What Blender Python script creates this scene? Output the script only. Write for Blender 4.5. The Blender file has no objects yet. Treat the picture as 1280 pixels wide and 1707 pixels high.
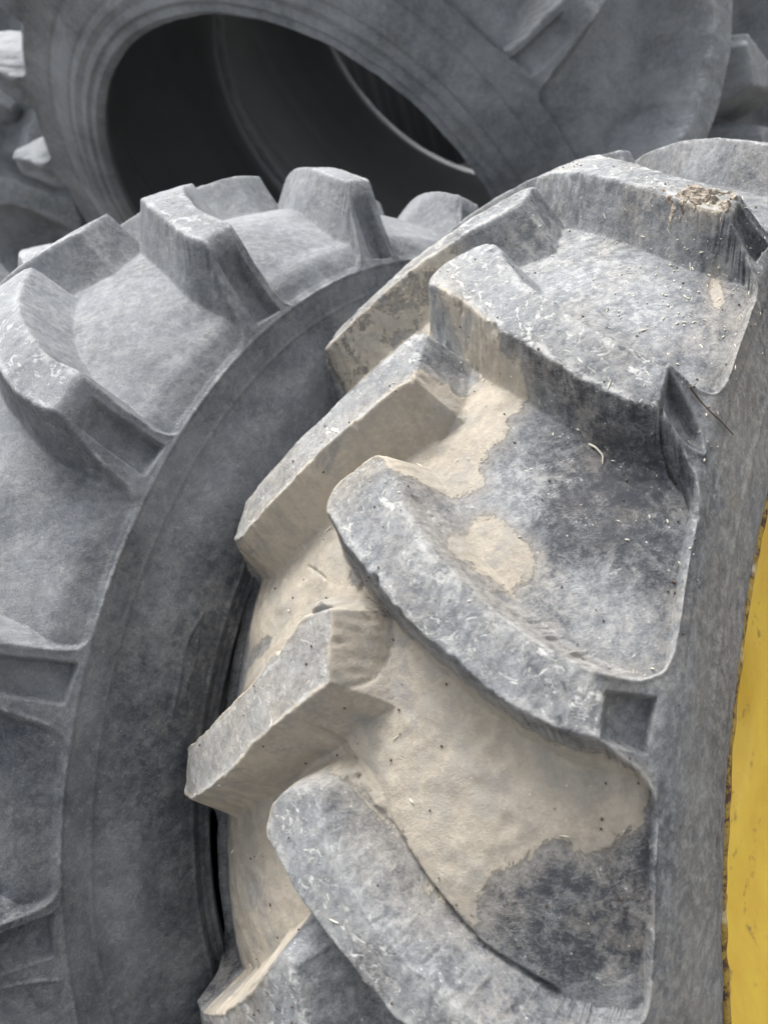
import bpy, math, random
import numpy as np
from mathutils import Vector, Matrix

S = bpy.context.scene
RNG = np.random.default_rng(7)
random.seed(7)

# ------------------------------------------------------------------ camera
# poses below were measured in "view" axes (x right, y down, z forward); V() turns them into world axes (z up, metres)
upv = np.array([-.30, -.75, -.60]); upv /= np.linalg.norm(upv)
fw = np.array([0, 0, 1.0]); fw -= upv * (fw @ upv); fw /= np.linalg.norm(fw)
rt = np.cross(fw, upv)
if rt[0] < 0: rt = -rt
M3 = np.stack([rt, fw, upv])                    # view -> world rotation
CA, aA = np.array([.45047502, .3153389, 1.22042008]), np.array([.7634103, .00587252, -.64588716])
CB, aB = np.array([-.03261058, .29503334, 1.35145493]), np.array([.76576589, .01525091, -.64293858])
CAMH = 0.80 * math.sqrt(1 - (aA @ upv) ** 2) + .2 * abs(aA @ upv) - (CA @ upv) - .012
def V(p):
    q = M3 @ np.asarray(p, float)
    return q + np.array([0, 0, CAMH])
def Vd(p): return M3 @ np.asarray(p, float)

cd = bpy.data.cameras.new('camera'); cam = bpy.data.objects.new('camera', cd); S.collection.objects.link(cam)
R3 = np.stack([Vd([1, 0, 0]), Vd([0, -1, 0]), Vd([0, 0, -1])], 1)
m = Matrix([list(R3[i]) + [0] for i in range(3)] + [[0, 0, 0, 1]])
m.translation = Vector(V([0, 0, 0])); cam.matrix_world = m
cd.sensor_fit = 'VERTICAL'; cd.sensor_height = 36; cd.sensor_width = 27
cd.lens = 36 * 1387.5 / 1707
cd.clip_start = .02; cd.clip_end = 2000
cd.dof.use_dof = True; cd.dof.focus_distance = .72; cd.dof.aperture_fstop = 6.5
S.camera = cam

# ------------------------------------------------------------------ light
SUN_EL, SUN_ROT = math.radians(62), math.radians(5)
w = bpy.data.worlds.new('World'); S.world = w; w.use_nodes = True
nt = w.node_tree; nt.nodes.clear()
sky = nt.nodes.new('ShaderNodeTexSky'); sky.sky_type = 'NISHITA'; sky.sun_disc = False
sky.sun_elevation = SUN_EL; sky.sun_rotation = SUN_ROT; sky.dust_density = 6; sky.air_density = 1.0; sky.ozone_density = 1.0
hs = nt.nodes.new('ShaderNodeHueSaturation'); hs.inputs['Saturation'].default_value = .22
bg = nt.nodes.new('ShaderNodeBackground'); bg.inputs['Strength'].default_value = .13
ow = nt.nodes.new('ShaderNodeOutputWorld')
nt.links.new(sky.outputs[0], hs.inputs['Color']); nt.links.new(hs.outputs[0], bg.inputs[0]); nt.links.new(bg.outputs[0], ow.inputs[0])
sl = bpy.data.lights.new('sun', 'SUN'); sl.energy = 1.7; sl.angle = math.radians(24); sl.color = (1, .975, .94)
so = bpy.data.objects.new('sun', sl); S.collection.objects.link(so)
# light comes from above, a little from behind-left of the tyres
d = Vector((math.sin(SUN_ROT) * math.cos(SUN_EL), math.cos(SUN_ROT) * math.cos(SUN_EL), math.sin(SUN_EL)))
so.rotation_euler = d.to_track_quat('Z', 'Y').to_euler(); so.location = (0, 0, 4)
S.view_settings.view_transform = 'Standard'; S.view_settings.look = 'None'
S.view_settings.exposure = 1.2; S.view_settings.gamma = 1; S.view_settings.use_curve_mapping = False
S.cycles.max_bounces = 8; S.cycles.diffuse_bounces = 6

# ------------------------------------------------------------------ helpers
COL = S.collection
def link(o, parent=None):
    COL.objects.link(o)
    if parent is not None: o.parent = parent
    return o
def empty(name, loc, label, cat, group=None):
    o = bpy.data.objects.new(name, None); o.location = loc; o.empty_display_size = .1
    o['label'] = label; o['category'] = cat
    if cat == 'tyre': group = 'loose tractor tyres without rims'
    if group: o['group'] = group
    return link(o)

# ---- node material helper
class NM:
    def __init__(s, name):
        s.m = bpy.data.materials.new(name); s.m.use_nodes = True; s.t = s.m.node_tree
        s.t.nodes.clear(); s.out = s.n('ShaderNodeOutputMaterial'); s.b = s.n('ShaderNodeBsdfPrincipled')
        s.l(s.b.outputs[0], s.out.inputs[0])
        s.tc = s.n('ShaderNodeTexCoord').outputs['Object']
    def n(s, k, **kw):
        x = s.t.nodes.new(k)
        for a, b in kw.items(): setattr(x, a, b)
        return x
    def l(s, a, b): s.t.links.new(a, b)
    def val(s, x, inp):
        if isinstance(x, (int, float)): inp.default_value = x
        elif isinstance(x, tuple): inp.default_value = (*x, 1) if len(x) == 3 else x
        else: s.l(x, inp)
    def noise(s, scale, detail=6, rough=.6, dist=0, vec=None, out=0):
        x = s.n('ShaderNodeTexNoise'); x.inputs['Scale'].default_value = scale; x.inputs['Detail'].default_value = detail
        x.inputs['Roughness'].default_value = rough; x.inputs['Distortion'].default_value = dist
        s.l(vec or s.tc, x.inputs['Vector']); return x.outputs[out]
    def mathn(s, op, a, b=0.0, c=0.0, clamp=False):
        x = s.n('ShaderNodeMath', operation=op, use_clamp=clamp)
        s.val(a, x.inputs[0]); s.val(b, x.inputs[1]); s.val(c, x.inputs[2]); return x.outputs[0]
    def ramp(s, f, lo, hi, a=0.0, b=1.0):
        x = s.n('ShaderNodeMapRange'); x.interpolation_type = 'SMOOTHSTEP'
        s.val(f, x.inputs[0]); x.inputs[1].default_value = lo; x.inputs[2].default_value = hi
        x.inputs[3].default_value = a; x.inputs[4].default_value = b; return x.outputs[0]
    def mix(s, f, a, b, blend='MIX'):
        x = s.n('ShaderNodeMix', data_type='RGBA', blend_type=blend)
        s.val(f, x.inputs[0]); s.val(a, x.inputs[6]); s.val(b, x.inputs[7]); return x.outputs[2]
    def attr(s, name):
        return s.n('ShaderNodeAttribute', attribute_name=name).outputs['Fac']
    def mapv(s, scale, rot=(0, 0, 0)):
        x = s.n('ShaderNodeMapping'); x.inputs['Scale'].default_value = scale; x.inputs['Rotation'].default_value = rot
        s.l(s.tc, x.inputs['Vector']); return x.outputs[0]
    def bump(s, h, strength, dist, prev=None):
        x = s.n('ShaderNodeBump'); x.inputs['Strength'].default_value = strength; x.inputs['Distance'].default_value = dist
        s.l(h, x.inputs['Height'])
        if prev is not None: s.l(prev, x.inputs['Normal'])
        return x.outputs[0]

def rubber(name, base=(.034, .038, .048), dust=(.262, .276, .290), pale=(.58, .58, .565), amount=.5, warm=(.31, .275, .225), mudc=(.455, .405, .33), warm_amt=.4, speck=1.0, contrast=1.0):
    k = NM(name); A_, M_, S_ = (lambda a, b, **q: k.mathn('ADD', a, b, **q)), (lambda a, b: k.mathn('MULTIPLY', a, b)), (lambda a, b: k.mathn('SUBTRACT', a, b))
    big = k.noise(6, 8, .62, .3); mid = k.noise(30, 10, .74, .3); fine = k.noise(120, 8, .78, .2); vf = k.noise(420, 6, .8); uf = k.noise(950, 3, .8)
    wv = k.noise(11, 6, .6, .6)
    top = k.attr('lug'); edge = k.attr('edge'); mud = k.attr('mud'); dk = k.attr('bare_shade'); du = k.attr('dusty')
    film = A_(M_(k.ramp(big, .36, .64), .42), M_(S_(k.ramp(mid, .36, .64), .5), .30 * contrast))
    film = A_(film, M_(S_(k.ramp(fine, .38, .62), .5), .36 * contrast))
    film = A_(film, M_(S_(k.ramp(vf, .36, .64), .5), .36 * contrast))
    film = A_(film, M_(S_(uf, .5), .5 * contrast))
    film = A_(film, amount - .19)
    film = A_(film, M_(top, .27))
    film = A_(film, M_(du, .38))
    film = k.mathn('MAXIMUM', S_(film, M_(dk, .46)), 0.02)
    film = k.mathn('MINIMUM', film, 1.0)
    c = k.mix(film, base, dust)
    wf = M_(k.ramp(wv, .40, .66), warm_amt); wf = M_(wf, k.ramp(fine, .40, .58))
    c = k.mix(wf, c, warm)
    # pale scuff strokes on the worn lug faces
    sc = k.noise(70, 9, .78, 1.6, k.mapv((1, .55, 1.2), (.3, .6, .2)))
    sc2 = k.noise(95, 9, .8, 1.0, k.mapv((.55, 1.2, 1), (.1, .3, .9)))
    scm = k.mathn('MAXIMUM', k.ramp(sc, .53, .59), k.ramp(sc2, .55, .61))
    scf = M_(M_(scm, A_(M_(top, .85), .14)), k.ramp(big, .3, .6, .4, 1))
    c = k.mix(scf, c, pale)
    dks = k.mathn('MAXIMUM', k.ramp(sc, .44, .38), k.ramp(sc2, .43, .38)); c = k.mix(M_(M_(dks, top), A_(.28, M_(dk, .5))), c, base)
    c = k.mix(M_(du, M_(k.ramp(fine, .48, .60), .45)), c, pale)
    c = k.mix(M_(edge, k.ramp(mid, .46, .56, .0, .45)), c, pale)
    c = k.mix(M_(k.ramp(k.noise(44, 10, .85, .6), .57, .66), .38), c, (.37, .395, .345))
    # dark pits
    c = k.mix(M_(k.ramp(k.noise(210, 5, .75, .4), .62, .70), .55), c, tuple(x * .6 for x in base))
    vo = k.n('ShaderNodeTexVoronoi', feature='F1'); vo.inputs['Scale'].default_value = 170; k.l(k.tc, vo.inputs['Vector'])
    sp = M_(k.ramp(vo.outputs['Distance'], .06, .18, 1, 0), k.ramp(k.noise(60, 3, .6), .52, .60))
    c = k.mix(M_(sp, .75 * speck), c, (.62, .62, .59))
    # fine hair scratches
    wv1 = k.noise(28, 4, .6, .3, k.mapv((1, 7, 1), (.5, .2, 1.1))); hs_ = k.ramp(k.mathn('ABSOLUTE', S_(wv1, .5)), 0, .006, 1, 0)
    wv2 = k.noise(34, 4, .6, .3, k.mapv((6, 1, 1), (.9, .4, .3))); hs2 = k.ramp(k.mathn('ABSOLUTE', S_(wv2, .47)), 0, .006, 1, 0)
    wv3 = k.noise(22, 3, .6, .4, k.mapv((1, 1, 8), (.2, 1.0, .7))); hs3 = k.ramp(k.mathn('ABSOLUTE', S_(wv3, .53)), 0, .005, 1, 0)
    hs_ = k.mathn('MAXIMUM', hs_, k.mathn('MAXIMUM', M_(hs2, k.ramp(fine, .45, .55)), hs3))
    c = k.mix(M_(M_(hs_, k.ramp(mid, .47, .57)), .55 * speck), c, (.55, .55, .53))
    # dried mud, with ragged rim
    mm = A_(mud, M_(S_(k.noise(30, 10, .80, .5), .5), 1.5)); mm = A_(mm, M_(S_(vf, .5), .35))
    mk = k.ramp(mm, .475, .545)
    mcv = k.mix(k.ramp(k.noise(8, 7, .65), .38, .64), mudc, tuple(x * .76 for x in mudc))
    mcv = k.mix(M_(k.ramp(fine, .42, .62), .40), mcv, tuple(min(1, x * 1.25) for x in mudc))
    mcv = k.mix(M_(k.ramp(mid, .46, .60), .60), mcv, (.30, .29, .262))
    mcv = k.mix(M_(k.ramp(k.noise(14, 9, .75, .5), .55, .66), .8), mcv, (.25, .248, .242))
    mcv = k.mix(M_(k.ramp(vf, .56, .70), .40), mcv, tuple(x * .5 for x in mudc))
    mcv = k.mix(M_(k.ramp(uf, .58, .70), .25), mcv, tuple(min(1, x * 1.35) for x in mudc))
    mk = M_(mk, k.mathn('MAXIMUM', k.ramp(A_(top, M_(S_(mid, .5), 1.6)), .45, 1.0, 1, .18), k.ramp(mud, 1.0, 1.3)))
    c = k.mix(M_(mk, .92), c, mcv)
    c = k.mix(M_(k.ramp(mm, .0, .5, 0, .30), S_(1.0, M_(top, .6))), c, mcv)
    k.l(c, k.b.inputs['Base Color'])
    k.val(A_(M_(film, .22), .60), k.b.inputs['Roughness'])
    k.b.inputs['Specular IOR Level'].default_value = .35
    h = A_(M_(fine, .55), M_(vf, .40)); h = A_(h, M_(M_(scm, top), -.30)); h = A_(h, M_(mk, .35)); h = A_(h, M_(uf, .15))
    b = k.bump(h, .75, .0035); b = k.bump(mid, .30, .006, b)
    k.l(b, k.b.inputs['Normal'])
    return k.m

# ------------------------------------------------------------------ numpy geometry tools
def vnoise(x, y, seed, sx, sy):
    """smooth value noise in [-1,1] at points x,y with cell sizes sx,sy"""
    r = np.random.default_rng(seed); G = r.uniform(-1, 1, (257, 257))
    X = x / sx + 1000.3; Y = y / sy + 1000.7
    i = np.floor(X).astype(int); j = np.floor(Y).astype(int); f = X - i; g = Y - j
    f = f * f * (3 - 2 * f); g = g * g * (3 - 2 * g); i %= 256; j %= 256
    return (G[i, j] * (1 - f) + G[i + 1, j] * f) * (1 - g) + (G[i, j + 1] * (1 - f) + G[i + 1, j + 1] * f) * g
def chaikin(P, n=2, w=.75):
    P = np.asarray(P, float)
    for _ in range(n):
        Q = np.roll(P, -1, 0); P = np.stack([w * P + (1 - w) * Q, (1 - w) * P + w * Q], 1).reshape(-1, 2)
    return P
def sdf(P, x, y):
    """signed distance (negative inside) of points to closed polygon P"""
    d2 = np.full(x.shape, 1e9); ins = np.zeros(x.shape, bool)
    n = len(P)
    for i in range(n):
        ax, ay = P[i]; bx, by = P[(i + 1) % n]
        ex, ey = bx - ax, by - ay; wx, wy = x - ax, y - ay
        t = np.clip((wx * ex + wy * ey) / (ex * ex + ey * ey + 1e-12), 0, 1)
        d2 = np.minimum(d2, (wx - t * ex) ** 2 + (wy - t * ey) ** 2)
        c = (ay > y) != (by > y)
        if abs(by - ay) > 1e-12: ins ^= c & (x < ex * (y - ay) / ey + ax)
    return np.where(ins, -1, 1) * np.sqrt(d2)
def pline(P, x, y):
    d2 = np.full(x.shape, 1e9)
    for i in range(len(P) - 1):
        ax, ay = P[i]; bx, by = P[i + 1]; ex, ey = bx - ax, by - ay
        t = np.clip(((x - ax) * ex + (y - ay) * ey) / (ex * ex + ey * ey + 1e-12), 0, 1)
        d2 = np.minimum(d2, (x - ax - t * ex) ** 2 + (y - ay - t * ey) ** 2)
    return np.sqrt(d2)
def smooth(a, b, x):
    t = np.clip((x - a) / (b - a), 0, 1); return t * t * (3 - 2 * t)
def pchip(xk, yk, x):
    xk = np.asarray(xk, float); yk = np.asarray(yk, float); h = np.diff(xk); dl = np.diff(yk) / h
    m_ = np.zeros(len(xk)); m_[0], m_[-1] = dl[0], dl[-1]
    for i in range(1, len(xk) - 1):
        m_[i] = 0 if dl[i - 1] * dl[i] <= 0 else 2 / (1 / dl[i - 1] + 1 / dl[i])
        # keep a smooth turn where the slope changes sign
    i = np.clip(np.searchsorted(xk, x) - 1, 0, len(h) - 1); t = (x - xk[i]) / h[i]
    return ((2 * t ** 3 - 3 * t ** 2 + 1) * yk[i] + (t ** 3 - 2 * t ** 2 + t) * h[i] * m_[i] + (-2 * t ** 3 + 3 * t ** 2) * yk[i + 1] + (t ** 3 - t ** 2) * h[i] * m_[i + 1])

def mesh_from(name, P, F, mat, attrs=None, N=None):
    me = bpy.data.meshes.new(name)
    me.vertices.add(len(P)); me.vertices.foreach_set('co', np.ascontiguousarray(P, np.float32).ravel())
    nf, k = F.shape
    me.loops.add(nf * k); me.loops.foreach_set('vertex_index', np.ascontiguousarray(F, np.int32).ravel())
    me.polygons.add(nf); me.polygons.foreach_set('loop_start', np.arange(0, nf * k, k, dtype=np.int32))
    try: me.polygons.foreach_set('loop_total', np.full(nf, k, np.int32))
    except Exception: pass
    me.update(calc_edges=True)
    me.polygons.foreach_set('use_smooth', np.ones(nf, bool))
    if attrs:
        for a, v in attrs.items():
            at = me.attributes.new(a, 'FLOAT', 'POINT'); at.data.foreach_set('value', np.ascontiguousarray(v, np.float32))
    if N is not None: me.normals_split_custom_set_from_vertices([tuple(x) for x in N.tolist()])
    me.materials.append(mat)
    return me
def sub(name, P, N, F, mask, attrs, mat, parent):
    f = F[mask]
    if len(f) == 0: return None
    used = np.unique(f); rm = np.full(len(P), -1, np.int64); rm[used] = np.arange(len(used))
    me = mesh_from(name, P[used], rm[f], mat, {a: v[used] for a, v in attrs.items()}, N[used])
    return link(bpy.data.objects.new(name, me), parent)

# lug face outline: (angle along the rolling direction from the lug's own station, distance across from the tread's middle line)
LUG_R = [(-.066, .012), (-.047, .026), (-.015, .043), (.020, .069), (.052, .099), (.080, .130), (.100, .158), (.110, .180), (.116, .203), (.116, .235), (.106, .262), (.094, .274), (.06, .284), (.06, .31), (.25, .31), (.25, .284), (.222, .274), (.205, .258), (.188, .236),
         (.172, .208), (.173, .186), (.163, .162), (.145, .136), (.123, .106), (.098, .074), (.068, .040), (.034, .004), (.008, -.023), (-.008, -.0375), (-.036, -.030), (-.056, -.008)]
NOSE_R = [(-.047, .026), (-.066, .012), (-.036, -.030), (-.008, -.0375), (.034, .004)]
LUG_L = [(-.072, .012), (-.046, .028), (-.010, .052), (.028, .085), (.060, .118), (.084, .146), (.102, .170), (.112, .185), (.120, .203), (.118, .235), (.106, .262), (.094, .274), (.06, .284), (.06, .31), (.25, .31), (.25, .284), (.222, .274), (.205, .258), (.188, .236),
         (.170, .208), (.173, .184), (.158, .152), (.130, .113), (.104, .084), (.081, .066), (.050, .036), (.024, .012), (.003, -.0125), (-.062, -.003)]
NOSE_L = [(-.046, .028), (-.068, .010), (-.062, -.003), (.003, -.0125), (.024, .012)]

# the third muddy lug is worn narrower along its upper edge
LUG_R3 = [(-.062, .006), (-.052, .017), (-.036, .022), (-.012, .034), (.022, .058), (.052, .086), (.082, .122), (.106, .158), (.114, .180), (.118, .203)] + LUG_R[9:]
def build_tyre(name, C, a, phi, rows, n_r, mat, root, pitch, th_fine, step, v_step, coarse, seed, scale=1.0, wide=1.0, mud=None, bare_shade=None, dusty=None, openings=(), skip_pocket=(), cracks=None, grooves=(), flank=(.019, .026), lug_var=.0, pocket_v=(.207, .262), band=(.262, .282), rib_v=None, per_lug=None, rough=1.0, liner=None, turn=1, steep=.3, ridge=.0012, liner_mat='liner', ends=None):
    """tread + lugs + sidewalls of one tyre as one continuous relief, cut into parts"""
    v_tab = np.array([r[0] for r in rows]); vmax = v_tab[-1]
    # angles: fine where the tyre is near the camera, coarser elsewhere
    t0, t1 = th_fine; th = [t0]
    while th[-1] < t0 + 2 * math.pi - 1e-6:
        t = th[-1]; dist_out = max(0, (t - t1)) if t > t1 else 0
        dist_out = min(dist_out, t0 + 2 * math.pi - t) if t > t1 else 0
        s = step + (coarse - step) * smooth(0, .15, np.array(dist_out)).item() if t > t1 else step
        th.append(t + s / .8)
    th = np.array(th); th = t0 + (th - t0) * (2 * math.pi) / (th[-1] - t0); th = th[:-1]
    nv = int(vmax * 2 / v_step) // 2 * 2 + 1
    vv = np.linspace(-vmax, vmax, nv)
    av = np.abs(vv)
    cols = [pchip(v_tab, [r[i] for r in rows], av) for i in (1, 2, 3, 4)]
    sg = np.sign(vv)
    # soften the profile's corners a little
    ker = np.exp(-(np.arange(-8, 9) * v_step / .004) ** 2); ker /= ker.sum()
    def sm(y): return np.convolve(np.pad(y, 8, mode='reflect', reflect_type='odd'), ker, 'valid')
    uB, rB, uT, rT = sm(cols[0] * sg * wide), sm(cols[1]), sm(cols[2] * sg * wide), sm(cols[3])
    NT, NV = len(th), nv
    TH = np.broadcast_to(th[:, None], (NT, NV)); VV = np.broadcast_to(vv[None, :], (NT, NV))
    H = np.zeros((NT, NV)); LID = np.full((NT, NV), -1, np.int32); EDGE = np.zeros((NT, NV)); FACE = np.zeros((NT, NV))
    POCK = np.zeros((NT, NV)); RIDGE = np.zeros((NT, NV))
    Rn = .77
    circ = 2 * math.pi
    lid = 0
    phs = []
    for side in (1, -1):
        for q in range(n_r):
            # stations keep the measured pitch near the camera and share the slack at the back
            kk = q if q <= n_r // 2 else q - n_r
            base = phi + (kk + (0 if side > 0 else .5)) * pitch
            span = (n_r) * pitch; slack = circ - span
            ak = kk + (0 if side > 0 else .5)
            base += slack * (ak / n_r) ** 3 * 4
            phs.append((side, kk, base))
            ctr = base + .06
            g = (th - ctr + math.pi) % circ - math.pi
            ii = np.where(np.abs(g) < .36)[0]
            jj = np.where((vv * side > -.11) & (vv * side < .30))[0]
            gx = np.broadcast_to((g[ii] + .06)[:, None] * Rn, (len(ii), len(jj))); gy = np.broadcast_to((vv[jj] * side)[None, :], gx.shape)
            rr = np.random.default_rng(seed * 1000 + lid)
            P = np.array(LUG_R if side > 0 else LUG_L)
            if ends: P = np.array([p_ for p_ in (LUG_R if side > 0 else LUG_L) if p_[1] < .2035 or (p_[0] > .16 and p_[1] < .21)]); P = np.insert(P, int((P[:, 1] > .2).argmax()) + 1, ends, 0)
            if per_lug and (side, kk) in per_lug: P = np.array(per_lug[(side, kk)])
            P = P + rr.normal(0, lug_var, P.shape) * (P[:, 1:] < .2)
            P = chaikin(np.stack([P[:, 0] * Rn, P[:, 1]], 1), 3 if side > 0 else 2, .75 if side > 0 else .86)
            # wobble of the worn edges
            nx = vnoise(gx * 1 + lid * 3.1, gy, seed + 5, .045, .045) * .0014 + vnoise(gx + lid, gy, seed + 6, .012, .012) * .0010 + vnoise(gx + lid, gy, seed + 9, .005, .005) * .0004
            d = sdf(P, gx, gy)
            # planar facets round the inner end of the lug
            Q = np.array(NOSE_R if side > 0 else NOSE_L) * [Rn, 1]; cq = Q[1:-1].mean(0); dm = np.full(d.shape, -1.0)
            for q_ in range(len(Q) - 1):
                ex, ey = Q[q_ + 1] - Q[q_]; ll = math.hypot(ex, ey); px_, py_ = ey / ll, -ex / ll
                if (cq[0] - Q[q_][0]) * px_ + (cq[1] - Q[q_][1]) * py_ > 0: px_, py_ = -px_, -py_
                dm = np.maximum(dm, (gx - Q[q_][0]) * px_ + (gy - Q[q_][1]) * py_)
            wq = smooth(.085, .060, np.hypot(gx - cq[0], gy - cq[1])) * (d > 0) * (0 if side > 0 else .85)
            d = d * (1 - wq) + np.minimum(d, np.maximum(dm, 0)) * wq
            chip = np.clip(vnoise(gx + lid * 1.7, gy, seed + 40, .016, .016) * vnoise(gx, gy + lid, seed + 41, .05, .05) - .30, 0, 1) * .006 + np.clip(vnoise(gx + lid * 2.7, gy, seed + 42, .006, .006) - .55, 0, 1) * .004
            d = d + nx * rough + chip * (gy < .21) * smooth(.006, -.004, np.abs(d) - .004) * rough
            # flank width: slightly wider on the trailing side
            lower = smooth(-.02, .02, gx - np.interp(gy, P[:, 1][np.argsort(P[:, 1])], P[:, 0][np.argsort(P[:, 1])]))
            wf = flank[0] + (flank[1] - flank[0]) * lower
            wf = wf * (1 - .68 * smooth(.195, .26, gy)) * (1 - steep * smooth(.06, .14, gy) * (1 - lower))
            y = 1 - np.clip(d / wf, -1, 1)
            h = np.where(y <= 0, 0, 1.05 * np.clip(y, 0, 2) ** 1.15)
            # rounded shoulder at top
            kx = .06; hh = np.clip(.5 + .5 * (1 - h) / kx, 0, 1); h = h * hh + 1 * (1 - hh) - kx * hh * (1 - hh)
            h = np.minimum(h, 1)
            reg = (d < wf * 1.0) & (gy < band[1])
            sl_ = np.ix_(ii, jj)
            better = h > H[sl_]
            H[sl_] = np.maximum(H[sl_], h)
            L = LID[sl_]; L[reg & better] = lid; LID[sl_] = L
            e = np.exp(-((d + .0035) / .0035) ** 2) * (gy < .205); EDGE[sl_] = np.maximum(EDGE[sl_], e)
            e = .8 * np.exp(-((d + .002) / .0016) ** 2) * smooth(.15, .22, gy) * smooth(.30, .285, gy); EDGE[sl_] = np.maximum(EDGE[sl_], e)
            FACE[sl_] = np.maximum(FACE[sl_], smooth(.004, -.004, d) * smooth(.222, .20, gy))
            RIDGE[sl_] = np.maximum(RIDGE[sl_], np.exp(-((d + .0018) / .0016) ** 2) * smooth(.17, .22, gy) * smooth(band[1], band[1] - .015, gy))
            # recessed pocket in the lug's outer end
            pk = np.array([(.134, pocket_v[0]), (.172, pocket_v[0] + .002), (.182, pocket_v[1] - .004), (.130, pocket_v[1])])
            pk = chaikin(np.stack([pk[:, 0] * Rn, pk[:, 1]], 1), 0)
            dp = sdf(pk, gx, gy) + nx * .3
            if (side, kk) not in skip_pocket: POCK[sl_] = np.maximum(POCK[sl_], smooth(.0022, -.0022, dp) * (.55 + .45 * smooth(.20 * Rn, .13 * Rn, gx)))
            lid += 1
    nl = lid
    bandm = smooth(band[0], band[1], np.abs(vv))[None, :]
    Hs = np.maximum(H, bandm)
    # irregular wear
    X = TH * .78; Y = VV
    wear = vnoise(X, Y, seed + 11, .09, .09) * .0012 + vnoise(X, Y, seed + 12, .03, .03) * .0007 + vnoise(X, Y, seed + 13, .010, .010) * .00035
    uG = uB + Hs * (uT - uB); rG = rB + Hs * (rT - rB)
    # profile normal (outward)
    tu, tr = np.gradient(uB), np.gradient(rB); ln = np.hypot(tu, tr) + 1e-9; nu, nr = -tr / ln, tu / ln
    RIDGE = np.maximum(RIDGE, np.exp(-((np.abs(VV) - band[1] + .003) / .0018) ** 2) * (1 - np.clip(H, 0, 1)))
    EDGE = np.maximum(EDGE, RIDGE * .8)
    off = wear * rough - POCK * .014 + RIDGE * ridge
    off = off + FACE * (vnoise(X, Y, seed + 21, .02, .008) * .0009 + vnoise(X, Y, seed + 22, .006, .003) * .0005) * rough
    if cracks:
        for P, dep, wd in cracks:
            dd = pline([(p[0] * .78, p[1]) for p in P], X + vnoise(X, Y, seed + 31, .03, .03) * .0016 + vnoise(X, Y, seed + 32, .006, .006) * .0008, Y)
            off = off - dep * np.exp(-(dd / wd) ** 2)
    for gv, dep, wd in grooves:
        off = off + dep * np.exp(-((np.abs(VV) - gv) / wd) ** 2)
    for P, dep in openings:
        P = np.array(P); P = np.stack([P[:, 0] * .78, P[:, 1]], 1)
        ii = np.where((th * .78 > P[:, 0].min() - .03) & (th * .78 < P[:, 0].max() + .03))[0]; jj = np.where((vv > P[:, 1].min() - .03) & (vv < P[:, 1].max() + .03))[0]
        s_ = np.ix_(ii, jj); dd = sdf(P, X[s_], Y[s_]); off[s_] -= dep * smooth(.0012, -.0035, dd) * (.35 + .65 * smooth(P[:, 0].max(), P[:, 0].min(), X[s_])) - .0016 * np.exp(-((dd - .003) / .0025) ** 2)
    if mud:
        Mh = np.zeros((NT, NV))
        for P, soft, amt in mud:
            if amt < .9: continue
            P = chaikin(P, 1); P = np.stack([P[:, 0] * .78, P[:, 1]], 1)
            ii = np.where((th * .78 > P[:, 0].min() - .03) & (th * .78 < P[:, 0].max() + .03))[0]; jj = np.where((vv > P[:, 1].min() - .03) & (vv < P[:, 1].max() + .03))[0]
            s_ = np.ix_(ii, jj); xx, yy = X[s_], Y[s_]
            dd = sdf(P, xx, yy) + vnoise(xx, yy, 51, .02, .02) * .004 + vnoise(xx, yy, 52, .007, .007) * .002
            Mh[s_] = np.maximum(Mh[s_], smooth(.002, -.004, dd) * .0003 + smooth(0, -.02, dd) * .0011 * (1 + vnoise(xx, yy, 53, .012, .012)))
        off = off + Mh * (1 - .8 * FACE)
    uG = uG + off * nu; rG = rG + off * nr
    uG, rG = uG * scale, rG * scale
    ref = np.array([0, 0, -1.0]); e1 = ref - a * (ref @ a); e1 /= np.linalg.norm(e1); e2 = np.cross(a, e1)
    ea, eb, ec = Vd(a), Vd(e1), Vd(e2) * turn
    Pw = uG[..., None] * ea + (rG * np.cos(TH))[..., None] * eb + (rG * np.sin(TH))[..., None] * ec
    # smooth normals
    dt = np.roll(Pw, -1, 0) - np.roll(Pw, 1, 0); dv = np.gradient(Pw, axis=1)
    Nn = np.cross(dt, dv); Nn /= np.linalg.norm(Nn, axis=2, keepdims=True) + 1e-12
    radial = (np.cos(TH))[..., None] * eb + (np.sin(TH))[..., None] * ec
    flip = (Nn[:, NV // 2] * radial[:, NV // 2]).sum(1).mean() < 0
    if flip: Nn = -Nn
    idx = np.arange(NT * NV).reshape(NT, NV); nx_ = np.roll(idx, -1, 0)
    Fq = np.stack([idx[:, :-1], nx_[:, :-1], nx_[:, 1:], idx[:, 1:]], 2)
    if flip: Fq = Fq[:, :, ::-1]
    F = Fq.reshape(-1, 4)
    # attributes
    lug = np.clip(FACE, 0, 1)
    Mu = np.zeros((NT, NV)); Ba = np.zeros((NT, NV)); Du = np.zeros((NT, NV))
    def paint(polys, arr):
        for P, soft, amt in polys:
            P = chaikin(P, 1); P = np.stack([P[:, 0] * .78, P[:, 1]], 1)
            ii = np.where((th * .78 > P[:, 0].min() - .06) & (th * .78 < P[:, 0].max() + .06))[0]
            jj = np.where((vv > P[:, 1].min() - .06) & (vv < P[:, 1].max() + .06))[0]
            if len(ii) and len(jj):
                s_ = np.ix_(ii, jj); dd = sdf(P, X[s_], Y[s_]); arr[s_] = np.maximum(arr[s_], amt * smooth(soft, -soft, dd))
    if mud: paint(mud, Mu)
    if bare_shade: paint(bare_shade, Ba)  # this mask also carries tyre B's painted shade
    if dusty: paint(dusty, Du)
    attrs = dict(lug=lug.ravel(), edge=np.clip(EDGE, 0, 1).ravel(), mud=Mu.ravel(), bare_shade=Ba.ravel(), dusty=Du.ravel())
    P1 = Pw.reshape(-1, 3); N1 = Nn.reshape(-1, 3)
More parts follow.
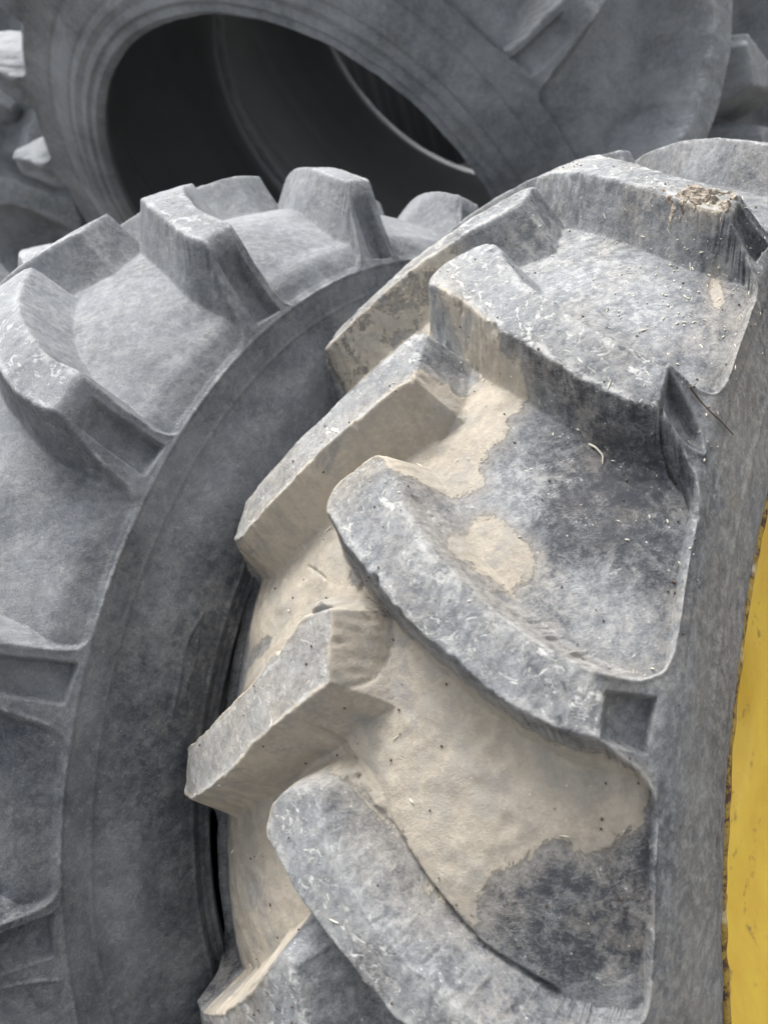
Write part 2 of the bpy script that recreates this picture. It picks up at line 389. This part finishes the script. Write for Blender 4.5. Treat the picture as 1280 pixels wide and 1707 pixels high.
    # face classes
    fl = LID[:, :-1].reshape(-1); fv = np.broadcast_to(((vv[:-1] + vv[1:]) / 2)[None], (NT, NV - 1)).reshape(-1)
    sw = band[1] + .002
    isL = (fl >= 0) & (np.abs(fv) < sw)
    sub('tread', P1, N1, F, (~isL) & (np.abs(fv) < sw), attrs, mat, root)
    for s_ in (1, -1): sub('sidewall', P1, N1, F, fv * s_ >= sw, attrs, mat, root)
    for q in range(nl): sub('tread_lug', P1, N1, F, isL & (fl == q), attrs, mat, root)
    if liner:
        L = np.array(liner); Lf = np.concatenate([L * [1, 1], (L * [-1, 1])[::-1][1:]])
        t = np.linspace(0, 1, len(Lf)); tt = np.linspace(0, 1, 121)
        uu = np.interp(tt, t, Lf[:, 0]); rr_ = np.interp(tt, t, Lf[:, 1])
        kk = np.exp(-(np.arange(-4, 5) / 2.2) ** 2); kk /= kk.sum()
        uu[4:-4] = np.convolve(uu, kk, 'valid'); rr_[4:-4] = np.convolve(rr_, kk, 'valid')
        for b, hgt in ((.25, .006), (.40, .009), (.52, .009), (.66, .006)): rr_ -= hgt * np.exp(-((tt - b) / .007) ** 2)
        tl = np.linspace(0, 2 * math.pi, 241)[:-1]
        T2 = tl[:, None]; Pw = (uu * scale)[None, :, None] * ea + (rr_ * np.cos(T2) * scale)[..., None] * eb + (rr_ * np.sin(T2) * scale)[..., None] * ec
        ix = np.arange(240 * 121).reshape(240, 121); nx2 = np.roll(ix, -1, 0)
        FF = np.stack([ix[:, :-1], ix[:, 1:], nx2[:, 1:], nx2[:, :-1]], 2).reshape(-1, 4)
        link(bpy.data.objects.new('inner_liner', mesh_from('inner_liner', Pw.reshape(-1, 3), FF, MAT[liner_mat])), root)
    return dict(th=th, vv=vv, P=P1.reshape(NT, NV, 3) if not liner else None, grid=P1, N=N1, NT=NT, NV=NV, ea=ea, eb=eb, ec=ec, lug=lug)

def revolve(name, prof, C, a, mat, parent, n=360, scale=1.0, closed=False, noise=0, t0=0, t1=2 * math.pi, rust=None):
    ref = np.array([0, 0, -1.0]); e1 = ref - a * (ref @ a); e1 /= np.linalg.norm(e1); e2 = np.cross(a, e1)
    ea, eb, ec = Vd(a), Vd(e1), Vd(e2)
    full = abs(t1 - t0 - 2 * math.pi) < 1e-6
    tl = np.linspace(t0, t1, n + 1)[:-1] if full else np.linspace(t0, t1, n)
    P = np.array(prof); nn = len(P)
    u = np.broadcast_to(P[:, 0][None], (len(tl), nn)).copy(); r = np.broadcast_to(P[:, 1][None], (len(tl), nn)).copy()
    if noise:
        r += vnoise(np.broadcast_to(tl[:, None] * .6, r.shape), np.broadcast_to(P[:, 1][None] * 3, r.shape), 3, .012, .4) * noise
        u += vnoise(np.broadcast_to(tl[:, None] * .6, r.shape), np.broadcast_to(P[:, 1][None] * 3, r.shape), 4, .02, .4) * noise
    T2 = tl[:, None]
    Pw = (u * scale)[..., None] * ea + (r * np.cos(T2) * scale)[..., None] * eb + (r * np.sin(T2) * scale)[..., None] * ec
    ix = np.arange(len(tl) * nn).reshape(len(tl), nn)
    if full: nx = np.roll(ix, -1, 0)
    else: nx = ix[1:]; ix = ix[:-1]
    F = np.stack([ix[:, :-1], nx[:, :-1], nx[:, 1:], ix[:, 1:]], 2).reshape(-1, 4)
    if closed: F = np.concatenate([F, np.stack([ix[:, -1], nx[:, -1], nx[:, 0], ix[:, 0]], 1)])
    at = dict(rust=np.array([[rust(t_ if t_ < math.pi else t_ - 2 * math.pi, x_) for x_ in P[:, 0]] for t_ in tl]).ravel()) if rust else None
    me = mesh_from(name, Pw.reshape(-1, 3), F, mat, at)
    return link(bpy.data.objects.new(name, me), parent)

# ------------------------------------------------------------------ materials
MAT = {}
MAT['rubber_a'] = rubber('weathered_rubber', amount=.50, contrast=.86)
MAT['rubber_b'] = rubber('clean_grey_rubber', base=(.036, .042, .054), dust=(.285, .302, .320), pale=(.52, .53, .53), amount=.46, warm=(.25, .24, .21), warm_amt=.22, speck=.35, contrast=.36)
MAT['rubber_c'] = rubber('dusty_grey_rubber', base=(.06, .067, .074), dust=(.32, .343, .368), pale=(.46, .48, .50), amount=.58, warm=(.24, .22, .19), warm_amt=.3, speck=.3, contrast=.45)
k = NM('inner_rubber'); c = k.mix(k.noise(8, 6), (.12, .13, .134), (.19, .20, .203)); k.l(c, k.b.inputs['Base Color']); k.b.inputs['Roughness'].default_value = .7  # tone lifted: haze over tyre C's opening put into the colour
k.l(k.bump(k.noise(60, 5), .3, .003), k.b.inputs['Normal']); MAT['liner'] = k.m
k = NM('shaded_inner_rubber'); k.l(k.mix(k.noise(8, 6), (.012, .013, .015), (.026, .027, .03)), k.b.inputs['Base Color']); k.b.inputs['Roughness'].default_value = .7; MAT['liner_shaded'] = k.m  # near-black copy of the liner, shade inside tyre B painted in

k = NM('yellow_rim_paint')
nb = k.noise(7, 8, .68, .8); nf = k.noise(60, 7, .75, .4); ng = k.noise(240, 4, .7)
yel = k.mix(k.ramp(k.noise(16, 6), .3, .75), (.92, .66, .09), (.84, .55, .075))
rust = k.mix(k.ramp(nf, .35, .7), (.26, .15, .06), (.46, .30, .11))
rm = k.ramp(k.mathn('ADD', k.mathn('ADD', nb, k.mathn('MULTIPLY', k.mathn('SUBTRACT', nf, .5), .55)), k.mathn('MULTIPLY', k.attr('rust'), .26)), .60, .70)
cc = k.mix(rm, yel, rust); cc = k.mix(k.mathn('MULTIPLY', k.ramp(ng, .55, .75), .25), cc, (.35, .28, .16))
k.l(cc, k.b.inputs['Base Color']); k.l(k.ramp(rm, 0, 1, .30, .85), k.b.inputs['Roughness'])
k.l(k.bump(k.mathn('ADD', nf, rm), .35, .002), k.b.inputs['Normal']); MAT['yellow'] = k.m
k = NM('chipped_rim_edge')
nf = k.noise(90, 7, .75, .5); nb = k.noise(22, 5, .6)
cc = k.mix(k.ramp(nf, .42, .56), (.10, .05, .03), (.45, .30, .06)); cc = k.mix(k.ramp(nb, .55, .66), cc, (.70, .58, .36))
k.l(cc, k.b.inputs['Base Color']); k.b.inputs['Roughness'].default_value = .8; k.l(k.bump(nf, .7, .003), k.b.inputs['Normal']); MAT['rim_edge'] = k.m
k = NM('dusty_yellow_flange')
nf = k.noise(70, 7, .7, .5); cc = k.mix(k.ramp(nf, .35, .65), (.30, .20, .03), (.20, .15, .06)); k.l(cc, k.b.inputs['Base Color']); k.b.inputs['Roughness'].default_value = .7; MAT['flange'] = k.m
k = NM('earth_ground')
n1 = k.noise(3, 8); n2 = k.noise(40, 8, .7)
cc = k.mix(n1, (.11, .10, .085), (.20, .18, .15)); cc = k.mix(k.ramp(n2, .5, .7), cc, (.09, .08, .07)); k.l(cc, k.b.inputs['Base Color']); k.b.inputs['Roughness'].default_value = .95
k.l(k.bump(n2, .8, .03), k.b.inputs['Normal']); MAT['ground'] = k.m
k = NM('straw'); cc = k.mix(k.noise(30, 3), (.55, .50, .38), (.72, .70, .62)); k.l(cc, k.b.inputs['Base Color']); k.b.inputs['Roughness'].default_value = .9; MAT['straw'] = k.m
k = NM('dark_twig'); k.b.inputs['Base Color'].default_value = (.10, .075, .055, 1); k.b.inputs['Roughness'].default_value = .9; MAT['twig'] = k.m
k = NM('mud_crumb'); cc = k.mix(k.noise(90, 6, .7), (.28, .225, .175), (.46, .41, .345)); k.l(cc, k.b.inputs['Base Color']); k.b.inputs['Roughness'].default_value = .95
k.l(k.bump(k.noise(160, 6, .7), .9, .004), k.b.inputs['Normal']); MAT['crumb'] = k.m

# ------------------------------------------------------------------ ground
me = bpy.data.meshes.new('ground')
g = 600
me.from_pydata([(-g, -g, 0), (g, -g, 0), (g, g, 0), (-g, g, 0)], [], [(0, 1, 2, 3)]); me.materials.append(MAT['ground'])
o = link(bpy.data.objects.new('ground', me)); o['kind'] = 'structure'

# ------------------------------------------------------------------ tyre A: front right wheel on its yellow rim
#        v      B:u    r      T:u    r
ROWS_A = [(0, 0, .750, 0, .800), (.05, .050, .747, .050, .7968), (.10, .100, .738, .100, .7874), (.15, .147, .722, .150, .7717), (.19, .180, .708, .190, .7545),
          (.2015, .187, .704, .2005, .7490), (.222, .199, .698, .2065, .733), (.25, .2135, .688, .2155, .708), (.28, .2195, .682, .2250, .690), (.33, .230, .645, .230, .645), (.385, .233, .590, .233, .590), (.42, .226, .556, .226, .556), (.45, .212, .532, .212, .532)]
MUD_A = [
 ([(-0.579,0.026),(-0.608,0.03),(-0.606,0.05),(-0.612,0.07),(-0.608,0.08),(-0.597,0.09),(-0.586,0.092),(-0.569,0.085),(-0.551,0.077),(-0.522,0.079),(-0.501,0.067),(-0.479,0.067),(-0.461,0.071),(-0.453,0.058),(-0.448,0.047),(-0.447,0.041),(-0.447,0.036),(-0.43,0),(-0.4,-0.03),(-0.365,-0.045),(-0.319,-0.01),(-0.305,-0.02),(-0.3,-0.09),(-0.27,-0.14),(-0.24,-0.23),(-0.42,-0.23),(-0.5,-0.12),(-0.535,-0.03),(-0.576,0.01)], .026, 1),
 ([(-0.426,0.072),(-0.431,0.091),(-0.417,0.104),(-0.406,0.12),(-0.389,0.129),(-0.364,0.124),(-0.358,0.116),(-0.344,0.119),(-0.356,0.105),(-0.367,0.087),(-0.381,0.075),(-0.403,0.071)], .020, 1),
 ([(-0.451,0.015),(-0.444,0.028),(-0.411,0.051),(-0.367,0.087),(-0.336,0.122),(-0.312,0.155),(-0.29,0.199),(-0.297,0.242),(-0.281,0.202),(-0.297,0.164),(-0.322,0.129),(-0.359,0.089),(-0.398,0.053)], .020, .62),
 ([(-0.35,-0.02),(-0.308,0.02),(-0.267,0.082),(-0.237,0.128),(-0.215,0.174),(-0.211,0.22),(-0.194,0.266),(-0.156,0.255),(-0.134,0.231),(-0.111,0.2),(-0.12,0.176),(-0.112,0.159),(-0.097,0.151),(-0.073,0.126),(-0.042,0.112),(-0.028,0.116),(-0.034,0.105),(-0.048,0.087),(-0.076,0.066),(-0.117,0.04),(-0.15,0.018),(-0.145,-0.02),(-0.1,-0.03),(-0.03,-0.03),(0.08,-0.03),(0.15,-0.06),(0.2,-0.2),(0,-0.22),(-0.2,-0.22),(-0.27,-0.13),(-0.33,-0.09)], .026, 1),
 ([(-0.86,-0.03),(-0.7,-0.02),(-0.66,-0.12),(-0.66,-0.22),(-0.82,-0.22)], .02, .56),
 ([(-0.847,0.183),(-0.844,0.221),(-0.778,0.237),(-0.754,0.216)], .015, .62),
 ([(-0.72,-0.03),(-0.66,0),(-0.6,0.03),(-0.58,0.06),(-0.6,0.08),(-0.63,0.075),(-0.68,0.03),(-0.73,0)], .012, .66),
 ([(-0.814,0.201),(-0.773,0.31),(-0.625,0.391),(-0.504,0.371),(-0.467,0.325),(-0.589,0.276)], .04, .43),
 ([(-0.6,0.3),(-0.1,0.31),(0.3,0.32),(0.3,0.4),(-0.6,0.41)], .03, .36),
 ([(-0.9,0.163),(-0.919,0.178),(-0.909,0.201),(-0.876,0.199),(-0.879,0.171)], .016, 1.5),
]
BARE_A = [
 ([(-0.539,0.105),(-0.545,0.163),(-0.547,0.21),(-0.506,0.224),(-0.462,0.258),(-0.372,0.241),(-0.376,0.202),(-0.415,0.146),(-0.442,0.114),(-0.489,0.09)], .02, .8),
 ([(-0.03,0.117),(-0.069,0.13),(-0.105,0.164),(-0.105,0.2),(-0.145,0.25),(-0.137,0.281),(-0.048,0.281),(-0.006,0.236),(0.008,0.166),(-0.008,0.134)], .015, 1.0),
 ([(-0.303,0.155),(-0.28,0.202),(-0.228,0.2),(-0.239,0.169),(-0.264,0.149)], .02, .75),
 ([(-0.023,0.056),(-0.025,0.075),(0.005,0.091),(0.025,0.08),(0.055,0.028)], .008, 1.0),
 ([(-0.629,0.081),(-0.581,0.144),(-0.556,0.202),(-0.531,0.21),(-0.536,0.17),(-0.573,0.117),(-0.6,0.091)], .015, .8),
]
DUSTY_A = [([(-.85,-.003),(-.947,.029),(-.804,.154),(-.715,.204),(-.689,.166),(-.723,.096),(-.783,.037)], .03, .65),
 ([(-.442,.018),(-.389,.062),(-.353,.097),(-.306,.159),(-.283,.201),(-.256,.196),(-.272,.159),(-.303,.107),(-.356,.05),(-.403,.011)], .015, .55),
 ([(-.489,.08),(-.487,.115),(-.437,.124),(-.447,.099)], .02, .9), ([(-.372,.125),(-.392,.159),(-.348,.22),(-.309,.244),(-.295,.196),(-.325,.153)], .025, .5),
 ([(-.9,.285),(-.9,.42),(.5,.42),(.5,.285)], .012, .5), ([(-.192,.34),(-.19,.384),(.228,.394),(.20,.337)], .02, .8), ([(-1.06,-.01),(-.96,.10),(-.90,.20),(-.87,.20),(-.95,.07),(-1.02,-.02)], .02, .7),
 ([(-.095,-.01),(-.126,.023),(-.04,.079),(.022,.13),(.091,.046),(.01,-.008)], .02, .35)]
OPEN_A = [([(-.597,.210),(-.585,.232),(-.565,.258),(-.540,.270),(-.540,.246),(-.548,.224),(-.562,.211)], .016)]
CR = [([(-0.422,0.045),(-0.386,0.072),(-0.351,0.105),(-0.323,0.135),(-0.303,0.164),(-0.292,0.184),(-0.289,0.204)], .0040, .0018), ([(-0.145,0.019),(-0.112,0.041),(-0.067,0.07),(-0.05,0.084),(-0.031,0.1),(-0.009,0.122),(0.01,0.154),(0.022,0.174)], .0065, .0024), ([(-0.35,-0.02),(-0.334,-0.021),(-0.312,0.001),(-0.303,0),(-0.294,-0.025)], .004, .0018), ([(-0.306,0.008),(-0.29,0.019),(-0.269,0.026),(-0.244,0.025),(-0.23,0.018)], .003, .0016), ([(-0.201,-0.008),(-0.178,-0.015),(-0.148,0.01),(-0.139,0.005)], .0035, .0017),
      ([(-0.626,-0.008),(-0.673,-0.019),(-0.619,0.015),(-0.578,0.026)], .004, .0018), ([(-0.554,0.212),(-0.531,0.219),(-0.512,0.23),(-0.484,0.264),(-0.465,0.28)], .0075, .0026), ([(-0.364,-0.098),(-0.348,-0.065)], .002, .0014), ([(-0.187,-0.018),(-0.153,0.011),(-0.145,0.019)], .004, .0018),
      ([(-.60,.0),(-.575,.03),(-.55,.035),(-.52,.02)], .0022, .0015), ([(-.29,-.05),(-.27,-.045),(-.25,-.05)], .002, .0014)]
phiA, pA = -1.0452, .3225
wA = empty('tractor_wheel', Vector(V(CA)), 'nearest tractor wheel on a yellow rusty rim, its grey lugs caked with tan mud', 'tractor wheel')
TA = build_tyre('tyre_a', CA, aA, phiA, ROWS_A, 19, MAT['rubber_a'], wA, pA, (-1.62, .62), .00125, .00125, .006, 1, mud=MUD_A, bare_shade=BARE_A, dusty=DUSTY_A, openings=OPEN_A, skip_pocket=((1, 1),), per_lug={(1, 3): LUG_R3}, steep=.5, cracks=CR, lug_var=.0012, band=(.266, .283), grooves=((.300, -.0006, .003), (.352, .0010, .004)), rough=1.0, pocket_v=(.210, .262))
# rim
rimF = revolve('rim', [(.1905, .500), (.200, .519), (.2075, .5245), (.2145, .5275)], CA, aA, MAT['flange'], wA, 400)
revolve('rim_edge', [(.2140, .5300), (.2175, .5295), (.2195, .5270), (.2193, .5235), (.2165, .5215), (.2130, .5225)], CA, aA, MAT['rim_edge'], rimF, 900, closed=True, noise=.0012)
revolve('rim_barrel', [(.2155, .5225), (.204, .514), (.190, .498), (.172, .490), (.135, .487), (.110, .476), (.098, .455), (.05, .452), (-.20, .452)], CA, aA, MAT['yellow'], rimF, 400, rust=lambda t, x: .3)
revolve('rim_disc', [(.100, .4545), (.112, .440), (.118, .42), (.112, .38), (.095, .34), (.07, .27), (.05, .2), (.05, .11), (.03, .11), (.03, 0.001)], CA, aA, MAT['yellow'], rimF, 200, rust=lambda t, x: .12)

# ------------------------------------------------------------------ tyre B: left, bare, no rim
ROWS_B = [(0, 0, .747, 0, .800), (.05, .050, .745, .050, .7968), (.10, .100, .734, .100, .7874), (.15, .146, .713, .150, .7717), (.19, .179, .693, .190, .7545),
          (.2015, .187, .687, .2005, .7490), (.24, .2055, .676, .2085, .706), (.275, .2158, .6585, .2172, .668), (.302, .2210, .6418, .2228, .644), (.34, .221, .610, .221, .610), (.385, .232, .570, .232, .570), (.43, .236, .525, .236, .525), (.462, .231, .494, .231, .494), (.478, .220, .484, .220, .484)]
wB = empty('tractor_tyre', Vector(V(CB)), 'smooth blue-grey tractor tyre without rim, standing left of the muddy wheel, tall clean lugs', 'tyre')
GR_B = ((.333, .0010, .0020), (.458, .003, .0022), (.447, -.002, .002), (.438, .002, .002), (.300, .0012, .0025))
LIN_B = [(.219, .4835), (.205, .485), (.208, .52), (.215, .56), (.205, .62), (.17, .67), (.12, .70), (.05, .712), (0, .713)]
SHADE_B = [([(-2, .36), (-2, .60), (1.2, .60), (1.2, .36)], .075, .50), ([(-.35, .02), (-.30, .30), (.8, .30), (.8, .02)], .08, .45)]  # sidewall shade beside wheel A painted in; front tread darkened likewise
PALE_B = [([(-1.9, -.3), (-1.9, .22), (-.85, .22), (-.6, .12), (-.5, -.3)], .06, .22), ([(-1.7, .2), (-1.7, .30), (-.7, .30), (-.6, .2)], .05, .1)]  # upper tread and shoulder made paler
ENDS_B = [(.116, .25), (.115, .276), (.110, .290), (.098, .299), (.06, .303), (.06, .335), (.262, .335), (.262, .303), (.236, .299), (.220, .290), (.210, .276), (.202, .256), (.188, .232)]
TB = build_tyre('tyre_b', CB, aB, -.702, ROWS_B, 19, MAT['rubber_b'], wB, .3284, (-1.75, .62), .0018, .0018, .008, 2, lug_var=.0008, band=(.284, .302), grooves=GR_B, cracks=[([(-.362,.409),(-.308,.402),(-.227,.404),(-.168,.403)], -.0022, .0016), ([(-.362,.409),(-.281,.416),(-.234,.412),(-.180,.418)], -.0018, .0014), ([(-.33,.411),(-.20,.410)], -.0012, .0014)], rough=.7, pocket_v=(.222, .292), flank=(.022, .030), liner=LIN_B, liner_mat='liner_shaded', ridge=.0011, ends=ENDS_B, bare_shade=SHADE_B, dusty=PALE_B)

# ------------------------------------------------------------------ tyres C: two bigger ones leaning behind, one against the other
def copy_thing(src, name, label, cat, M):
    r = empty(name, (0, 0, 0), label, cat); r.matrix_world = M
    for ch in list(src.children):
        c = ch.copy(); COL.objects.link(c); c.parent = r
        for g_ in ch.children:
            d_ = g_.copy(); COL.objects.link(d_); d_.parent = c
    return r
def place(center, axis_to, spin, src_axis):
    q = src_axis.rotation_difference(Vector(axis_to).normalized())
    return Matrix.Translation(Vector(center)) @ q.to_matrix().to_4x4() @ Matrix.Rotation(spin, 4, src_axis)
axB = Vector(Vd(aB)).normalized()
copy_thing(wB, 'tractor_tyre', 'added tyre blocking light behind the smooth blue-grey one, only a dark bit showing at the left edge', 'tyre', place(V(CB - .475 * aB), axB, .2, axB))  # added so the inside of tyre B stays dark
copy_thing(wB, 'tractor_tyre', 'third tyre of the row, added to block light, farthest left, almost wholly hidden behind the smooth blue-grey one', 'tyre', place(V(CB - .95 * aB), axB, .11, axB))  # added to stop bright ground showing through the openings
sC = 1.31
alC, beC = 3.880, .927
aC = np.array([math.cos(alC) * math.cos(beC), math.sin(beC), math.sin(alC) * math.cos(beC)])
CC = np.array([-.064, -.732, 1.848]) * sC
def bigger(r):      # the same rim opening, taller tread
    v, ub, rb_, ut, rt_ = r
    gr = lambda q, g_: q + g_ * float(np.clip((q - .60) / .14, 0, 1))
    return (v, ub, gr(rb_, .012), ut + .02 * (rt_ > .66) * (v > .1), gr(rt_, .055))
ROWS_C = [bigger(r) for r in ROWS_B]
LIN_C = [(u, r + .0 * float(np.clip((r - .6) / .1, 0, 1))) for u, r in LIN_B]
wC = empty('tractor_tyre', Vector(V(CC)), 'big dusty tractor tyre leaning behind the others, with the large dark round opening', 'tyre')
GR_C = ((.345, -.0030, .004), (.458, .003, .003), (.447, -.003, .003), (.438, .003, .003), (.425, -.003, .003), (.412, .003, .003), (.398, -.003, .003))
TC = build_tyre('tyre_c', CC, aC, .26, ROWS_C, 19, MAT['rubber_c'], wC, .3284, (-1.3, 1.6), .0032, .0030, .008, 3, scale=sC, lug_var=.001, band=(.284, .302), grooves=GR_C, rough=1.2, pocket_v=(.222, .292), flank=(.028, .040), liner=LIN_C, turn=-1, ends=ENDS_B)
ax = Vector(Vd(aC)).normalized()
copy_thing(wC, 'tractor_tyre', 'second big tyre, its inner rim edge seen through the dark round opening', 'tyre', place(V(CC - .462 * sC * aC), ax, .13, ax))
pD = V(np.array([(40 - 640) / 1387.5 * 4.1, (250 - 853.5) / 1387.5 * 4.1, 4.1])); pD[2] = 1.36
copy_thing(wC, 'tractor_tyre', 'pale tyre standing far behind at the left edge, tread towards us', 'tyre', place(pD, (1, .25, 0), .3, ax) @ Matrix.Scale(1.2, 4))
pE = V(np.array([(1290 - 640) / 1387.5 * 4.3, (60 - 853.5) / 1387.5 * 4.3, 4.3])); pE[2] = 1.13
copy_thing(wC, 'tractor_tyre', 'tyre standing far behind at the upper right corner, mostly hidden', 'tyre', place(pE, (1, -.5, 0), .1, ax))

# ------------------------------------------------------------------ dark corrugated wall added far behind to keep the openings dark
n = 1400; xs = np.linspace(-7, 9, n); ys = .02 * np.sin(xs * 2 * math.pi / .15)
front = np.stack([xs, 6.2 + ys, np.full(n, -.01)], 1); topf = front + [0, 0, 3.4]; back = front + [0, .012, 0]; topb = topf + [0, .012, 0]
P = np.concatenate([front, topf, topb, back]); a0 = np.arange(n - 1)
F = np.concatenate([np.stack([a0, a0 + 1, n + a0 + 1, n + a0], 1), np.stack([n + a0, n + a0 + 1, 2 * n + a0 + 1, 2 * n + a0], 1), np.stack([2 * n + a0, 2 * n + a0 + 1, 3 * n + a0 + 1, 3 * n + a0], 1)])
k = NM('dark_backdrop'); cc = k.mix(k.noise(2, 6), (.012, .013, .015), (.024, .025, .027)); k.l(cc, k.b.inputs['Base Color']); k.b.inputs['Roughness'].default_value = .6
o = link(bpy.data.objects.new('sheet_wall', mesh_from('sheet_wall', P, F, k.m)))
o['label'] = 'dark corrugated backdrop wall added far behind the piled tyres'; o['category'] = 'wall'

# ------------------------------------------------------------------ debris lying on the muddy wheel
def surf(t, v, lift=0.0):
    """world point and normal of the front wheel's surface at (t, v)"""
    i = int(np.abs(TA['th'] - t).argmin()); j = int(np.abs(TA['vv'] - v).argmin())
    p = TA['P'][i, j]; n_ = TA['N'].reshape(TA['NT'], TA['NV'], 3)[i, j]
    return p + n_ * lift + V(CA), n_
def tube(pts, rads, seg=6):
    pts = np.array(pts); m_ = len(pts); Vt = []
    for i in range(m_):
        tg = pts[min(i + 1, m_ - 1)] - pts[max(i - 1, 0)]; tg /= np.linalg.norm(tg) + 1e-9
        u_ = np.cross(tg, [.3, .2, .9]); u_ /= np.linalg.norm(u_); w_ = np.cross(tg, u_)
        for q_ in range(seg):
            an = 2 * math.pi * q_ / seg; Vt.append(pts[i] + rads[i] * (math.cos(an) * u_ + math.sin(an) * w_))
    F_ = [[i * seg + q_, i * seg + (q_ + 1) % seg, (i + 1) * seg + (q_ + 1) % seg, (i + 1) * seg + q_] for i in range(m_ - 1) for q_ in range(seg)]
    F_ += [[0, 1, 2, 3], [0, 3, 4, 5]] if seg == 6 else []
    b_ = (m_ - 1) * seg
    F_ += [[b_, b_ + 1, b_ + 2, b_ + 3], [b_, b_ + 3, b_ + 4, b_ + 5]] if seg == 6 else []
    return np.array(Vt), np.array(F_)
rg = np.random.default_rng(21)
def merge(parts):
    VV_, FF_, o_ = [], [], 0
    for v_, f_ in parts: VV_.append(v_); FF_.append(f_ + o_); o_ += len(v_)
    return np.concatenate(VV_), np.concatenate(FF_)
parts = []
for q_ in range(360):
    if q_ < 190: t, v = rg.uniform(-1.15, -.40), rg.uniform(-.03, .30)
    elif q_ < 320: t, v = rg.uniform(-.95, -.70), rg.normal(.17, .05)
    else: t, v = rg.uniform(-.5, .2), rg.uniform(-.18, .30)
    p, n_ = surf(t, v, .0006)
    tg = np.cross(n_, rg.normal(size=3)); tg /= np.linalg.norm(tg)
    Ln = rg.choice([.0015, .0025, .0045, .007], p=[.5, .30, .15, .05]); r_ = rg.uniform(.0003, .0007)
    tip = tg + n_ * rg.uniform(0, .35); Ln *= rg.uniform(.6, 1.6); r_ *= rg.uniform(.6, 1.3)
    parts.append(tube([p - tip * Ln / 2, p + n_ * .0002, p + tip * Ln / 2], [r_ * .6, r_, r_ * .5]))
P, F = merge(parts)
o = link(bpy.data.objects.new('straw_bits', mesh_from('straw_bits', P, F, MAT['straw']))); o['kind'] = 'stuff'; o['label'] = 'pale chopped straw bits scattered over the muddy wheel'; o['category'] = 'straw'
parts = []
for q_ in range(260):
    t, v = rg.uniform(-1.1, .3), rg.uniform(-.16, .30)
    p, n_ = surf(t, v, .0005); r_ = rg.uniform(.0005, .0013)
    b_ = np.array([[1, 1, 1], [1, -1, -1], [-1, 1, -1], [-1, -1, 1], [1, 1, -1], [-1, 1, 1], [1, -1, 1], [-1, -1, -1]]) * r_ * rg.uniform(.5, 1.2, (8, 3)) * .7 + p
    parts.append((b_, np.array([[0, 4, 2, 5], [3, 7, 1, 6], [0, 6, 1, 4], [5, 2, 7, 3], [0, 5, 3, 6], [4, 1, 7, 2]])))
P, F = merge(parts)
o = link(bpy.data.objects.new('dirt_crumbs', mesh_from('dirt_crumbs', P, F, MAT['twig']))); o['kind'] = 'stuff'; o['label'] = 'dark dirt crumbs scattered over the muddy wheel'; o['category'] = 'dirt'
# dry mud clod on the end of the uppermost muddy lug
me = bpy.data.meshes.new('mud_clod')
nt_, nv_ = 90, 110; tt = np.linspace(-.935, -.865, nt_); v2 = np.linspace(.135, .206, nv_)
G = np.zeros((nt_, nv_, 3))
for i, t in enumerate(tt):
    for j, v in enumerate(v2):
        e_ = min((t + .935) / .018, (-.865 - t) / .018, (v - .135) / .03, (.206 - v) / .006, 1); e_ = max(e_, 0)
        a_, b_ = t * .78 * .8 + v * .6, -t * .78 * .6 + v * .8
        f1 = lambda sd, sz: vnoise(np.array([a_]), np.array([b_]), sd, sz, sz)[0]
        hh_ = .0008 + .0030 * f1(77, .014) + .0022 * f1(78, .006) + .0013 * f1(79, .003) - .0045 * (1 - e_)
        G[i, j] = surf(t, v, 0)[0] + surf(t, v, 0)[1] * max(hh_, -.0008)
ix = np.arange(nt_ * nv_).reshape(nt_, nv_); F = np.stack([ix[:-1, :-1], ix[1:, :-1], ix[1:, 1:], ix[:-1, 1:]], 2).reshape(-1, 4)
o = link(bpy.data.objects.new('mud_clod', mesh_from('mud_clod', G.reshape(-1, 3), F, MAT['crumb']))); o['label'] = 'crumbly reddish dry mud clod stuck on the end of the uppermost muddy lug'; o['category'] = 'mud'
def stalk(name, tv, lift, rad, mat, label, cat):
    pts = [surf(t, v, l_)[0] for (t, v), l_ in zip(tv, lift)]
    pp = []
    for i in range(len(pts) - 1):
        for f_ in np.linspace(0, 1, 6)[:-1]: pp.append(pts[i] * (1 - f_) + pts[i + 1] * f_)
    pp.append(pts[-1]); pp = np.array(pp)
    for _ in range(2): pp[1:-1] = (pp[:-2] + pp[1:-1] * 2 + pp[2:]) / 4
    P, F = tube(pp, np.linspace(rad, rad * .5, len(pp)))
    o = link(bpy.data.objects.new(name, mesh_from(name, P, F, mat))); o['label'] = label; o['category'] = cat
stalk('twig', [(-.601,.234),(-.598,.25),(-.590,.265),(-.594,.285),(-.597,.308)], [.002,.0012,.003,.0015,.003], .0009, MAT['twig'], 'thin dark twig lying on the shoulder of the muddy wheel below its second lug', 'twig')
stalk('grass_stem', [(-.531,.146),(-.526,.153),(-.518,.160),(-.509,.161)], [.001,.004,.003,.001], .0010, MAT['straw'], 'short curled pale green grass stem in the dark hollow between two muddy lugs', 'grass stem')
